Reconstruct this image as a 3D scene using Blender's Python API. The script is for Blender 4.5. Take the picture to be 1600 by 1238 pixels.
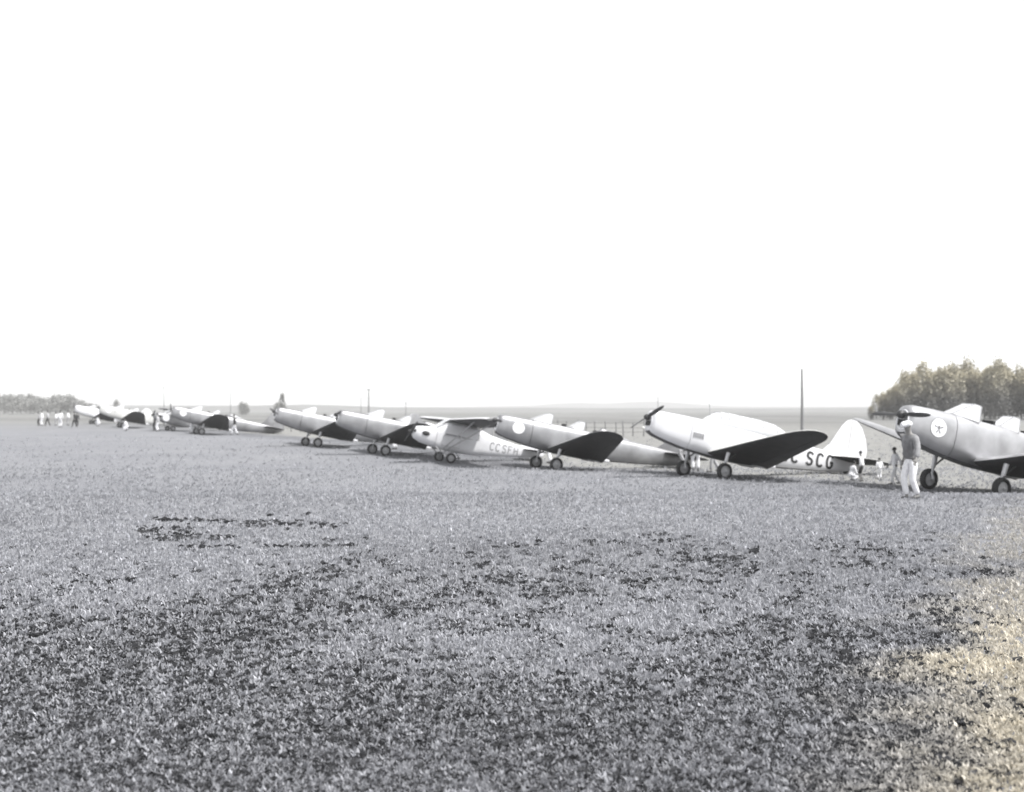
import bpy, bmesh, math, random
import numpy as np
from mathutils import Vector, Matrix

for o in list(bpy.data.objects):
    bpy.data.objects.remove(o)
SC = bpy.context.scene
COL = SC.collection
R = math.radians
random.seed(7)
rng = np.random.default_rng(11)

# ------------------------------------------------------------------ camera
CAM_H = 2.45
cam_d = bpy.data.cameras.new('camera')
cam = bpy.data.objects.new('camera', cam_d)
COL.objects.link(cam)
SC.camera = cam
cam.location = (0, 0, CAM_H)
cam.rotation_euler = (R(90 + 0.6), 0, 0)
cam_d.lens = 45.0
cam_d.sensor_width = 36.0
cam_d.clip_start = 0.1
cam_d.clip_end = 9000
cam_d.dof.use_dof = True
cam_d.dof.focus_distance = 13.0
cam_d.dof.aperture_fstop = 1.8
SC.render.resolution_x = 1024
SC.render.resolution_y = 792

# ------------------------------------------------------------------ sky and sun
SUN_EL, SUN_AZ = 58.0, 118.0           # azimuth clockwise from +Y (the way the camera looks)
w = bpy.data.worlds.new("World")
SC.world = w
w.use_nodes = True
nt = w.node_tree
bg = nt.nodes['Background']
sky = nt.nodes.new('ShaderNodeTexSky')
sky.sky_type = 'NISHITA'
sky.sun_disc = False
sky.sun_elevation = R(SUN_EL)
sky.sun_rotation = R(SUN_AZ)
sky.dust_density = 0.6
sky.air_density = 1.0
sky.ozone_density = 1.0
hsv = nt.nodes.new('ShaderNodeHueSaturation')       # black and white film
hsv.inputs['Saturation'].default_value = 0.06
nt.links.new(sky.outputs[0], hsv.inputs['Color'])
nt.links.new(hsv.outputs[0], bg.inputs[0])
bg.inputs[1].default_value = 0.15

sd = bpy.data.lights.new('sun', 'SUN')
sd.energy = 3.2
sd.angle = R(0.5)
sd.color = (1.0, 0.985, 0.96)
sun = bpy.data.objects.new('sun', sd)
COL.objects.link(sun)
tosun = Vector((math.sin(R(SUN_AZ)) * math.cos(R(SUN_EL)), math.cos(R(SUN_AZ)) * math.cos(R(SUN_EL)), math.sin(R(SUN_EL))))
sun.rotation_euler = tosun.to_track_quat('Z', 'Y').to_euler()

vs = SC.view_settings
vs.view_transform = 'Standard'
vs.look = 'None'
vs.gamma = 1
vs.use_curve_mapping = False
vs.exposure = 0.95
SC.render.engine = 'CYCLES'
SC.cycles.max_bounces = 6
SC.cycles.volume_bounces = 0

# ------------------------------------------------------------------ helpers
def sstep(a, b, x):
    t = np.clip((x - a) / (b - a), 0, 1)
    return t * t * (3 - 2 * t)

def gz(x, y):
    """height of the airfield: a low rise under the photographer, a shallow dip, a slow rise far off"""
    x = np.asarray(x, dtype=float); y = np.asarray(y, dtype=float)
    z = 0.43 * (1 - sstep(27.5, 39, y)) - 0.26 * np.exp(-((y - 60) / 7.0) ** 2)
    z = z + 0.25 * sstep(66, 92, y) + 0.30 * sstep(105, 160, y)
    z = z + 0.02 * np.sin(x * 0.7 + y * 0.31) * np.sin(y * 0.53 - x * 0.2)
    return z

def gxy(px, d):
    return (px - 800.0) / 2000.0 * d

def tag(o, label=None, cat=None, group=None, kind=None):
    if label: o['label'] = label
    if cat: o['category'] = cat
    if group: o['group'] = group
    if kind: o['kind'] = kind
    return o

def empty(name, loc=(0, 0, 0), rz=0):
    o = bpy.data.objects.new(name, None)
    COL.objects.link(o)
    o.location = loc
    o.rotation_euler = (0, 0, rz)
    o.empty_display_size = 0.3
    return o

def link(name, me, parent=None):
    o = bpy.data.objects.new(name, me)
    COL.objects.link(o)
    if parent: o.parent = parent
    return o

def mesh(name, V, F, mats=(), mi=None, smooth=True, auto=40):
    me = bpy.data.meshes.new(name)
    me.from_pydata([tuple(v) for v in V], [], [tuple(f) for f in F])
    for m in mats: me.materials.append(m)
    if mi is not None: me.polygons.foreach_set('material_index', mi)
    if smooth:
        me.polygons.foreach_set('use_smooth', [True] * len(me.polygons))
        me.update()
        try: me.set_sharp_from_angle(angle=R(auto))
        except Exception: pass
    me.update()
    return me

def bm_fix(me):
    bm = bmesh.new(); bm.from_mesh(me)
    bmesh.ops.recalc_face_normals(bm, faces=bm.faces)
    bm.to_mesh(me); bm.free(); me.update()
    return me

class MB:
    """collects shapes into one mesh"""
    def __init__(s): s.V = []; s.F = []; s.M = []
    def add(s, V, F, m=0):
        n = len(s.V)
        s.V += [tuple(v) for v in V]
        s.F += [tuple(i + n for i in f) for f in F]
        s.M += [m] * len(F)
    def box(s, c, h, m=0, rot=None):
        P = [Vector((sx * h[0], sy * h[1], sz * h[2])) for sx in (-1, 1) for sy in (-1, 1) for sz in (-1, 1)]
        if rot: P = [rot @ p for p in P]
        P = [p + Vector(c) for p in P]
        s.add(P, [(0, 1, 3, 2), (4, 6, 7, 5), (0, 4, 5, 1), (2, 3, 7, 6), (0, 2, 6, 4), (1, 5, 7, 3)], m)
    def tube(s, pts, rad, n=8, m=0, cap=True):
        pts = [Vector(p) for p in pts]
        if not hasattr(rad, '__len__'): rad = [rad] * len(pts)
        V = []; F = []
        up = None
        for i, p in enumerate(pts):
            d = (pts[min(i + 1, len(pts) - 1)] - pts[max(i - 1, 0)])
            d = d.normalized() if d.length > 1e-9 else Vector((0, 0, 1))
            if up is None: up = Vector((0, 0, 1)) if abs(d.z) < .9 else Vector((1, 0, 0))
            a = d.cross(up).normalized(); b = d.cross(a).normalized(); up = b.cross(d).normalized() if False else up
            for k in range(n):
                t = 2 * math.pi * k / n
                V.append(p + (a * math.cos(t) + b * math.sin(t)) * rad[i])
        for i in range(len(pts) - 1):
            for k in range(n):
                k2 = (k + 1) % n
                F.append((i * n + k, i * n + k2, (i + 1) * n + k2, (i + 1) * n + k))
        if cap:
            F.append(tuple(range(n - 1, -1, -1))); F.append(tuple(range((len(pts) - 1) * n, len(pts) * n)))
        s.add(V, F, m)
    def ball(s, c, r, m=0, n=10):
        if not hasattr(r, '__len__'): r = (r, r, r)
        V = []; F = []
        k = n // 2 + 1
        for i in range(k + 1):
            ph = math.pi * i / k
            for j in range(n):
                th = 2 * math.pi * j / n
                V.append((c[0] + r[0] * math.sin(ph) * math.cos(th), c[1] + r[1] * math.sin(ph) * math.sin(th), c[2] + r[2] * math.cos(ph)))
        for i in range(k):
            for j in range(n):
                j2 = (j + 1) % n
                F.append((i * n + j, (i + 1) * n + j, (i + 1) * n + j2, i * n + j2))
        s.add(V, F, m)
    def mesh(s, name, mats, auto=40, T=None, smooth=True):
        V = [T(*v) for v in s.V] if T else s.V
        me = mesh(name, V, s.F, mats, s.M, smooth, auto)
        return bm_fix(me)

# ------------------------------------------------------------------ materials
def mat(name, col, rough=0.6, metal=0.0, var=0.12, scale=6.0, spec=0.4, bump=0.0, detail=5):
    m = bpy.data.materials.new(name); m.use_nodes = True
    t = m.node_tree; b = t.nodes['Principled BSDF']
    if not hasattr(col, '__len__'): col = (col, col * 1.0, col * 1.03)
    b.inputs['Roughness'].default_value = rough
    b.inputs['Metallic'].default_value = metal
    b.inputs['Specular IOR Level'].default_value = spec
    tc = t.nodes.new('ShaderNodeTexCoord')
    no = t.nodes.new('ShaderNodeTexNoise'); no.inputs['Scale'].default_value = scale; no.inputs['Detail'].default_value = detail
    t.links.new(tc.outputs['Object'], no.inputs['Vector'])
    mr = t.nodes.new('ShaderNodeMapRange')
    mr.inputs['From Min'].default_value = .3; mr.inputs['From Max'].default_value = .7
    mr.inputs['To Min'].default_value = 1 - var; mr.inputs['To Max'].default_value = 1 + var
    t.links.new(no.outputs['Fac'], mr.inputs['Value'])
    mx = t.nodes.new('ShaderNodeVectorMath'); mx.operation = 'SCALE'
    mx.inputs[0].default_value = col[:3]
    t.links.new(mr.outputs[0], mx.inputs['Scale'])
    t.links.new(mx.outputs[0], b.inputs['Base Color'])
    if bump:
        bp = t.nodes.new('ShaderNodeBump'); bp.inputs['Strength'].default_value = bump; bp.inputs['Distance'].default_value = 0.02
        t.links.new(no.outputs['Fac'], bp.inputs['Height']); t.links.new(bp.outputs[0], b.inputs['Normal'])
    return m

M = {}
M['silver'] = mat('silver_dope_paint', 0.29, .42, .75, .2, 1.6)
M['silver_bright'] = mat('bright_silver_paint', 0.39, .46, .7, .2, 1.6)
M['silver_dull'] = mat('dull_silver_paint', 0.30, .5, .7, .15, 1.7)
M['white'] = mat('white_aircraft_paint', 0.60, .4, 0, .07, 2.0)
M['cream'] = mat('pale_cream_paint', (0.50, 0.50, 0.49), .45, 0, .09, 2.5)
M['under'] = mat('dark_underside', 0.045, .7, 0, .15, 3, .2)  # darker colour for the lower wing and tailplane skins
M['under2'] = mat('dark_belly_shade', 0.10, .7, 0, .2, 3, .2)  # shade on cowling and fuselage bellies put into a darker colour
M['rubber'] = mat('tyre_rubber', 0.03, .85, 0, .2, 12, .2)
M['hub'] = mat('wheel_disc_paint', 0.33, .5, .1, .2, 9)
M['strut'] = mat('pale_strut_metal', 0.5, .4, .3, .15, 6)
M['darkmetal'] = mat('dark_metal', 0.05, .5, .3, .2, 8)
M['prop'] = mat('varnished_propeller_wood', 0.045, .4, 0, .2, 10)
M['interior'] = mat('cockpit_interior', 0.03, .8, 0, .2, 8)
M['letter'] = mat('black_lettering', 0.03, .7, 0, .3, 20)
M['letter_soft'] = mat('faded_grey_lettering', 0.13, .7, 0, .4, 25)
M['emblem'] = mat('white_emblem_paint', 0.78, .5, 0, .06, 20)
M['panel'] = mat('grey_glare_panel', 0.20, .7, 0, .1, 5)
M['wood'] = mat('weathered_pole_wood', 0.16, .85, 0, .3, 12, .2, .3)
M['post'] = mat('fence_post_wood', 0.16, .85, 0, .3, 9, .2)
M['skin'] = mat('skin', (0.19, 0.185, 0.18), .6, 0, .06, 20)
M['cloth_white'] = mat('white_cloth', 0.72, .9, 0, .12, 14, .1, .3)
M['cloth_pale'] = mat('pale_grey_cloth', 0.42, .9, 0, .15, 12, .1, .3)
M['cloth_mid'] = mat('grey_cloth', 0.30, .9, 0, .2, 12, .1, .4)
M['jacket'] = mat('grey_jacket_cloth', 0.20, .9, 0, .5, 4, .1, .6)
M['cloth_dark'] = mat('dark_cloth', 0.035, .9, 0, .3, 12, .1, .3)
M['shoe'] = mat('shoe_leather', 0.06, .6, 0, .2, 12)
M['bark'] = mat('bark', 0.10, .9, 0, .3, 14, .1)

def glass_mat():
    m = bpy.data.materials.new('glare_perspex'); m.use_nodes = True
    t = m.node_tree; b = t.nodes['Principled BSDF']
    b.inputs['Base Color'].default_value = (.75, .76, .78, 1)  # pale, half opaque panes: the glare on them is put into the colour
    b.inputs['Roughness'].default_value = .18
    b.inputs['Alpha'].default_value = .62
    no = t.nodes.new('ShaderNodeTexNoise'); no.inputs['Scale'].default_value = 5
    mr = t.nodes.new('ShaderNodeMapRange'); mr.inputs['To Min'].default_value = .5; mr.inputs['To Max'].default_value = .8
    tc = t.nodes.new('ShaderNodeTexCoord')
    t.links.new(tc.outputs['Object'], no.inputs['Vector']); t.links.new(no.outputs['Fac'], mr.inputs['Value']); t.links.new(mr.outputs[0], b.inputs['Alpha'])
    return m
M['glass'] = glass_mat()

def leaf_mat(name, c0, c1, tipcol=None, ztip=(4, 9)):
    m = bpy.data.materials.new(name); m.use_nodes = True
    t = m.node_tree; b = t.nodes['Principled BSDF']
    b.inputs['Roughness'].default_value = .75; b.inputs['Specular IOR Level'].default_value = .2
    tc = t.nodes.new('ShaderNodeTexCoord'); no = t.nodes.new('ShaderNodeTexNoise')
    no.inputs['Scale'].default_value = 0.9; no.inputs['Detail'].default_value = 6
    geo = t.nodes.new('ShaderNodeObjectInfo')
    ad = t.nodes.new('ShaderNodeVectorMath'); ad.operation = 'ADD'
    t.links.new(tc.outputs['Object'], ad.inputs[0]); t.links.new(geo.outputs['Random'], ad.inputs[1])
    t.links.new(ad.outputs[0], no.inputs['Vector'])
    cr = t.nodes.new('ShaderNodeValToRGB')
    cr.color_ramp.elements[0].position = .35; cr.color_ramp.elements[0].color = (*c0, 1)
    cr.color_ramp.elements[1].position = .65; cr.color_ramp.elements[1].color = (*c1, 1)
    t.links.new(no.outputs['Fac'], cr.inputs['Fac'])
    out = cr.outputs['Color']
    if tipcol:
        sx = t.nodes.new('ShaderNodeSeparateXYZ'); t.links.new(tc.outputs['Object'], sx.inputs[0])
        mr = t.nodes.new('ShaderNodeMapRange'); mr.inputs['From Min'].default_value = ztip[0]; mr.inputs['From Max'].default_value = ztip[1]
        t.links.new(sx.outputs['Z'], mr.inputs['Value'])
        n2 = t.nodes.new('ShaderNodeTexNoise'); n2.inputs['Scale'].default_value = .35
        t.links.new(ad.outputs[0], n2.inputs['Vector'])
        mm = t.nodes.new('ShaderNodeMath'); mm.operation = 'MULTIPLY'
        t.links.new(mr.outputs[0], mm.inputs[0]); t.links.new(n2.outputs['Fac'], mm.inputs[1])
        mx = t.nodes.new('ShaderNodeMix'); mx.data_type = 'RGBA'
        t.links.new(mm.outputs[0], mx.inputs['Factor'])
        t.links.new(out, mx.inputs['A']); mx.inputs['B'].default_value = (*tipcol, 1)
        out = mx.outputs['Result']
    t.links.new(out, b.inputs['Base Color'])
    return m
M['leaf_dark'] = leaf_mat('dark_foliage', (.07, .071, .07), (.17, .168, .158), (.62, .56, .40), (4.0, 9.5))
M['leaf_far'] = leaf_mat('far_foliage', (.2, .2, .195), (.32, .32, .31))

# ------------------------------------------------------------------ the ground
def ground_material():
    m = bpy.data.materials.new('airfield_grass'); m.use_nodes = True
    t = m.node_tree; N = t.nodes; L = t.links
    b = N['Principled BSDF']; b.inputs['Roughness'].default_value = .95; b.inputs['Specular IOR Level'].default_value = .1
    geo = N.new('ShaderNodeNewGeometry')
    def noise(scale, detail, vec=None, rough=.6):
        n = N.new('ShaderNodeTexNoise'); n.inputs['Scale'].default_value = scale; n.inputs['Detail'].default_value = detail; n.inputs['Roughness'].default_value = rough
        L.new(vec or geo.outputs['Position'], n.inputs['Vector']); return n.outputs['Fac']
    def mrange(v, a, c, lo, hi):
        r = N.new('ShaderNodeMapRange'); r.inputs['From Min'].default_value = a; r.inputs['From Max'].default_value = c
        r.inputs['To Min'].default_value = lo; r.inputs['To Max'].default_value = hi; L.new(v, r.inputs['Value']); return r.outputs[0]
    def math2(op, a, c):
        n = N.new('ShaderNodeMath'); n.operation = op
        for i, v in enumerate((a, c)):
            if isinstance(v, (int, float)): n.inputs[i].default_value = v
            else: L.new(v, n.inputs[i])
        return n.outputs[0]
    def mix(f, a, c):
        n = N.new('ShaderNodeMix'); n.data_type = 'RGBA'
        if isinstance(f, (int, float)): n.inputs['Factor'].default_value = f
        else: L.new(f, n.inputs['Factor'])
        for k, v in (('A', a), ('B', c)):
            if isinstance(v, tuple): n.inputs[k].default_value = (*v, 1)
            else: L.new(v, n.inputs[k])
        return n.outputs['Result']
    sx = N.new('ShaderNodeSeparateXYZ'); L.new(geo.outputs['Position'], sx.inputs[0])
    X, Y = sx.outputs['X'], sx.outputs['Y']
    fine = noise(9, 8, rough=.75); mid = noise(1.1, 6); big = noise(.12, 4)
    grass = mix(mrange(fine, .38, .62, 0, 1), (.118, .12, .13), (.24, .244, .262))
    grass = mix(mrange(mid, .42, .68, 0, .45), grass, (.14, .142, .154))
    grass = mix(mrange(big, .4, .65, 0, .35), grass, (.25, .252, .262))
    # pale, worn ground behind the line of aircraft: side of the row line
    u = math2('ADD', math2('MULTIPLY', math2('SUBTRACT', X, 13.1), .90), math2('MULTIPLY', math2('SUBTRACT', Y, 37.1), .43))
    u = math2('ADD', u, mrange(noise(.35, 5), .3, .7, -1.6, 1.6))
    pale = mix(mrange(noise(1.7, 6), .35, .65, 0, 1), (.165, .164, .159), (.25, .248, .24))
    # uncut grass along the parked row, darkened further by painted aircraft shadow
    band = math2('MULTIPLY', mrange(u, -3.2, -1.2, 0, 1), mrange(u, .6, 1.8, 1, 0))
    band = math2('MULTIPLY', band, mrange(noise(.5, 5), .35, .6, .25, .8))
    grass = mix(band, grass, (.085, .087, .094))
    f = mrange(u, .4, 2.2, 0, 1)
    col = mix(f, grass, pale)
    # the far fields
    far = mix(mrange(noise(.02, 4), .4, .6, 0, 1), (.13, .13, .128), (.19, .19, .186))
    col = mix(mrange(Y, 120, 200, 0, 1), col, far)
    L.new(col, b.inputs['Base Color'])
    bp = N.new('ShaderNodeBump'); bp.inputs['Strength'].default_value = .6; bp.inputs['Distance'].default_value = .05
    L.new(fine, bp.inputs['Height']); L.new(bp.outputs[0], b.inputs['Normal'])
    return m

def build_ground():
    def axis(lim, n, k):
        t = np.linspace(-1, 1, n)
        return np.sinh(t * k) / math.sinh(k) * lim
    xs = axis(4500, 181, 6.5)
    ys = np.concatenate([np.linspace(-60, 0, 8), np.linspace(1, 170, 170), np.geomspace(174, 4500, 50)])
    X, Y = np.meshgrid(xs, ys)
    Z = gz(X, Y)
    V = np.stack([X.ravel(), Y.ravel(), Z.ravel()], 1)
    nx, ny = len(xs), len(ys)
    i, j = np.meshgrid(np.arange(ny - 1), np.arange(nx - 1), indexing='ij')
    a = (i * nx + j).ravel()
    F = np.stack([a, a + 1, a + nx + 1, a + nx], 1)
    me = bpy.data.meshes.new('ground')
    me.from_pydata(V.tolist(), [], F.tolist())
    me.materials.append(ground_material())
    me.polygons.foreach_set('use_smooth', [True] * len(me.polygons))
    o = link('ground', me); tag(o, kind='structure')
build_ground()

# hills: rounded ridges with real depth
def ridge(name, px0, px1, d, prof, depth, m, seed):
    rr = np.random.default_rng(seed)
    n = 90
    px = np.linspace(px0, px1, n)
    X = (px - 800) / 2000 * d
    H = np.interp(px, [p for p, _ in prof], [h for _, h in prof])      # height above the eye in photo pixels
    wob = np.interp(np.arange(n), np.linspace(0, n, 34), rr.normal(0, .45, 34))
    top = CAM_H + (H + wob) * d / 2000
    rows = [(-.5, 0.0), (-.3, .45), (-.12, .85), (0, 1.0), (.2, .8), (.5, 0.0)]
    V = []; F = []
    for dy, k in rows:
        for i in range(n):
            V.append((X[i] * (1 + dy * depth / d), d + dy * depth + rr.normal(0, 1) * depth * .01, -3 + (top[i] + 3) * k))
    for r in range(len(rows) - 1):
        for i in range(n - 1):
            a = r * n + i; F.append((a, a + 1, a + n + 1, a + n))
    o = link(name, bm_fix(mesh(name, V, F, [m]))); tag(o, kind='structure')
M['hill'] = mat('distant_hill_scrub', (.09, .09, .089), .95, 0, .2, .01, .1)
M['hill_near'] = mat('low_hill_pasture', (.12, .12, .118), .95, 0, .25, .02, .1)
ridge('hills', -900, 2600, 3400, [(-900, 9), (0, 13), (130, 8), (400, 6), (560, 4), (700, 4), (840, 6), (890, 11), (950, 9), (1010, 13), (1060, 10), (1130, 5), (1350, 4), (1600, 9), (2600, 12)], 900, M['hill'], 3)
ridge('low_hill', -900, 2600, 1500, [(-900, 8), (0, 6), (120, 5), (480, 7), (520, 6), (600, 3.5), (900, 2.5), (1200, 2.0), (1600, 3.5), (2600, 5)], 500, M['hill_near'], 5)

# ------------------------------------------------------------------ trees
def crown_mesh(name, n, shape, size, m, seed):
    rr = np.random.default_rng(seed)
    # shape(t)-> radius at relative height; clumps of small leaf faces on scattered boughs
    V = []; F = []
    nb = max(6, n // 26)
    H0, H1 = shape['z0'], shape['z1']
    for b in range(nb):
        t = rr.random() ** .8
        r = shape['r'] * np.interp(t, shape['tk'], shape['rk']) * (0.35 + .65 * math.sqrt(rr.random()))
        a = rr.random() * 2 * math.pi
        c = np.array([r * math.cos(a), r * math.sin(a), H0 + (H1 - H0) * t + rr.normal(0, .1)])
        br = shape['r'] * rr.uniform(.16, .34)
        for k in range(26):
            p = c + rr.normal(0, 1, 3) * br * np.array([.6, .6, .75 * shape.get('vz', 1)])
            nrm = rr.normal(0, 1, 3); nrm /= np.linalg.norm(nrm)
            u = np.cross(nrm, [0, 0, 1.0]); u /= (np.linalg.norm(u) + 1e-6); v = np.cross(nrm, u)
            s = size * rr.uniform(.5, 1.3)
            i = len(V)
            V += [p - u * s, p + v * s * .8 + u * .2 * s, p + u * s, p - v * s * .7]
            F.append((i, i + 1, i + 2, i + 3))
    return mesh(name, V, F, [m], smooth=False)

def trunk_mesh(name, h, r, limbs, spread, seed, m):
    rr = random.Random(seed); mb = MB()
    pts = [(rr.uniform(-.1, .1) * i * .4, rr.uniform(-.1, .1) * i * .4, h * i / 5) for i in range(6)]
    pts[0] = (0, 0, -.15)
    mb.tube(pts, [r * (1 - .16 * i) for i in range(6)], 7)
    for k in range(limbs):
        z = h * (.3 + .6 * k / limbs); a = rr.random() * 6.28
        mb.tube([(0, 0, z), (math.cos(a) * spread * .5, math.sin(a) * spread * .5, z + spread * .3), (math.cos(a) * spread, math.sin(a) * spread, z + spread * .7)], [r * .4, r * .25, r * .08], 5)
    return mb.mesh(name, [m])

pine_sh = dict(z0=1.2, z1=10.4, r=1.9, tk=[0, .2, .5, .8, 1], rk=[.7, 1, .92, .7, .3], vz=1.6)
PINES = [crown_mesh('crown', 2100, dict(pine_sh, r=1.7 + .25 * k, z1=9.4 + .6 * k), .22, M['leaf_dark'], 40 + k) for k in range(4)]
PTR = trunk_mesh('trunk', 8.5, .17, 9, 1.1, 3, M['bark'])
def tree(name, label, x, y, sc, crown, trunk, rz, group, cat='tree', zs=1):
    r = empty(name, (x, y, float(gz(x, y)) - .05), rz); r.scale = (sc, sc, sc * zs)
    link('crown', crown, r); link('trunk', trunk, r)
    return tag(r, label, cat, group)
pr = random.Random(5)
d0 = 230
k = 0
outline = [(1352, 636), (1362, 629), (1372, 620), (1390, 607), (1410, 592), (1432, 578), (1470, 577), (1500, 575), (1560, 574), (1600, 578), (1700, 582)]
for row in range(3):
    for i in range(19 - row):
        px = 1360 + row * 9 + i * 18.5 + pr.uniform(-4, 4)
        d = d0 + row * 9 + pr.uniform(-3, 3)
        ytop = np.interp(px, [a for a, _ in outline], [b for _, b in outline]) + pr.uniform(-2, 5)
        x = gxy(px, d)
        hgt = (640 - ytop) * d / 2000 + CAM_H - float(gz(x, d))
        ordw = ['first', 'second', 'third', 'fourth', 'fifth', 'sixth', 'seventh', 'eighth', 'ninth', 'tenth', 'eleventh', 'twelfth', 'thirteenth', 'fourteenth', 'fifteenth', 'sixteenth', 'seventeenth', 'eighteenth', 'nineteenth'][i]
        edge = 'front row' if row == 0 else ('middle row' if row == 1 else 'back row')
        lab = ('tall conifer, %s from the left in the %s of the wood' % (ordw, edge)) if px > 1405 else ('short dark conifer, %s from the left in the %s of the wood' % (ordw, edge))
        s = hgt / 10.6
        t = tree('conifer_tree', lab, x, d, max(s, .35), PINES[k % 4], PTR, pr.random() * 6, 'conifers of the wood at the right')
        wd = min(1.05, max(.35, s * 1.05)); t.scale = (wd, wd, s)
        k += 1

round_sh = dict(z0=1.2, z1=7, r=3.2, tk=[0, .3, .6, .85, 1], rk=[.6, 1, 1, .65, .2])
RC = [crown_mesh('crown', 1500, dict(round_sh, r=3 + .4 * k), .34, M['leaf_far'], 60 + k) for k in range(3)]
RT = trunk_mesh('trunk', 5, .2, 6, 1.6, 9, M['bark'])
far_trees = [(-60, 612, 520), (-42, 616, 540), (-25, 613, 520), (-8, 614, 530), (6, 616, 540), (20, 615, 520), (33, 614, 530), (47, 615, 540), (60, 618, 520), (74, 620, 540), (88, 617, 520), (101, 615, 540), (111, 616, 520), (124, 625, 560), (137, 629, 560)]
for i, (px, yt, d) in enumerate(far_trees):
    x = gxy(px, d); h = (640 - yt) * d / 2000 + 2.0
    ordw = ['first', 'second', 'third', 'fourth', 'fifth', 'sixth', 'seventh', 'eighth', 'ninth', 'tenth', 'eleventh', 'twelfth', 'thirteenth', 'fourteenth', 'fifteenth'][i]
    lab = 'hazy round tree, %s from the left in the distant belt' % ordw
    t = tree('round_tree', lab, x, d, 1, RC[i % 3], RT, i * 1.3, 'distant tree belt at the left')
    t.scale = (1.0, 1.0, h / 8.2)
popl = crown_mesh('crown', 1300, dict(z0=.6, z1=9, r=1.5, tk=[0, .3, .7, 1], rk=[.8, 1, .8, .3], vz=2.2), .26, M['leaf_far'], 77)
x = gxy(441, 330)
t = tree('poplar_tree', 'lone slender poplar on the skyline above the nose of an aircraft', x, 330, .62, popl, PTR, 0, None); t.scale = (.62, .62, .66)
x = gxy(437, 333)
t = tree('shrub', 'low hazy bush at the foot of the lone poplar', x, 333, .5, RC[0], RT, 1, None, 'bush'); t.scale = (.55, .5, .5)
for px, yt in ((182, 627), (378, 630), (384, 632)):
    t = tree('shrub', {182: 'small hazy bush on the skyline left of the thin poles', 378: 'small hazy bush just right of the thinnest pole', 384: 'tiny hazy bush lower beside its neighbour right of the thinnest pole'}[px], gxy(px, 420), 420, .5, RC[1], RT, px, None, 'bush')
    t.scale = (.35, .35, ((640 - yt) * .21 + 2) / 7.4)

# ------------------------------------------------------------------ poles and fence
def pole(px, top, d, r, arm, label, taper=.6):
    x = gxy(px, d); z0 = float(gz(x, d)); h = CAM_H + (640 - top) * d / 2000 - z0
    e = empty('utility_pole', (x, d, z0 - .1))
    mb = MB(); mb.tube([(0, 0, 0), (.02, 0, h * .5), (0, 0, h)], [r, r * (1 + taper) / 2, r * taper], 8)
    link('shaft', mb.mesh('shaft', [M['wood']]), e)
    if arm:
        mb = MB(); mb.box((0, -.12, h - .3), (arm, .05, .05)); link('crossarm', mb.mesh('crossarm', [M['wood']]), e)
        for s in (-1, 0, 1):
            mb = MB(); mb.tube([(s * arm * .85, -.12, h - .25), (s * arm * .85, -.12, h - .08)], [.035, .05], 6)
            link('insulator', mb.mesh('insulator', [M['strut']]), e)
    tag(e, label, 'pole', 'utility poles across the field')
pole(1253, 575, 125, .15, 0, 'tallest thick bare wooden pole rising behind the canopied aircraft')
pole(576, 606, 250, .16, .55, 'wooden pole with short crossarm between two aircraft noses')
pole(564, 619, 330, .10, 0, 'shorter thin pole just left of the pole with crossarm')
pole(360, 607, 260, .07, 0, 'very thin pale pole above the aircraft with the long dark wing')
pole(256, 603, 240, .08, .12, 'leftmost thin pole on the horizon')
pole(1028, 619, 240, .07, 0, 'thin pole above the propeller of the canopied aircraft')
pole(634, 628, 330, .10, .2, 'short stubby pole on the horizon left of the high wing aeroplane')

def fence():
    e = empty('field_fence', (gxy(560, 112), 112, 0))
    ox, oy = e.location.x, e.location.y
    mb = MB(); mb.tube([(0, 0, -.2), (0, 0, 1.25)], [.05, .04], 6); pm = mb.mesh('post', [M['post']])
    rr = random.Random(2)
    pts = []
    for i in range(44):
        t = i / 43
        px = 425 + 640 * t; d = 122 - 20 * t
        x = gxy(px, d) + rr.uniform(-.1, .1); z = float(gz(x, d))
        p = link('post', pm, e); p.location = (x - ox, d - oy, z); p.scale = (1, 1, rr.uniform(.85, 1.12)); p.rotation_euler = (rr.uniform(-.05, .05), rr.uniform(-.05, .05), 0)
        pts.append((x - ox, d - oy, z))
    for h in (.35, .7, 1.1):
        mb = MB(); mb.tube([(a, b, c + h) for a, b, c in pts], .012, 4); link('wire', mb.mesh('wire', [M['darkmetal']]), e)
    tag(e, 'low post and wire fence seen between the parked aircraft', 'fence')
fence()

# ------------------------------------------------------------------ low wing trainer
TH = R(11.5); HUBX, HUBZ = 2.38, 2.20; STR = 1.11
def PT(x, y, z):
    """x aft of the propeller hub, y to port, z above the thrust line -> aircraft standing tail down"""
    x = x * STR + max(0.0, x - 5.0) * .11
    return (HUBX - x * math.cos(TH) - z * math.sin(TH), y, HUBZ - x * math.sin(TH) + z * math.cos(TH))
SEC = [(.08, .20, -.46, .22, 2.6), (.13, .27, -.55, .31, 2.8), (.28, .32, -.62, .37, 2.8), (.8, .35, -.74, .41, 2.8), (1.4, .37, -.84, .43, 2.8), (1.95, .38, -.88, .45, 2.8),
       (2.8, .40, -.93, .47, 2.8), (4.0, .40, -.90, .46, 2.8), (5.0, .37, -.80, .41, 2.7), (6.0, .34, -.66, .33, 2.7), (7.0, .31, -.50, .23, 2.6), (7.8, .27, -.36, .14, 2.4), (8.3, .22, -.20, .08, 2.2), (8.55, .18, -.08, .035, 2.0)]
def sec(x, S=SEC):
    xs = [s[0] for s in S]
    return [float(np.interp(x, xs, [s[k] for s in S])) for k in range(1, 5)]
def side_y(x, z, S=SEC):
    zt, zb, hw, n = sec(x, S); zc, hz = (zt + zb) / 2, (zt - zb) / 2
    q = min(.999, abs((z - zc) / hz))
    return hw * (1 - q ** n) ** (1 / n)
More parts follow.
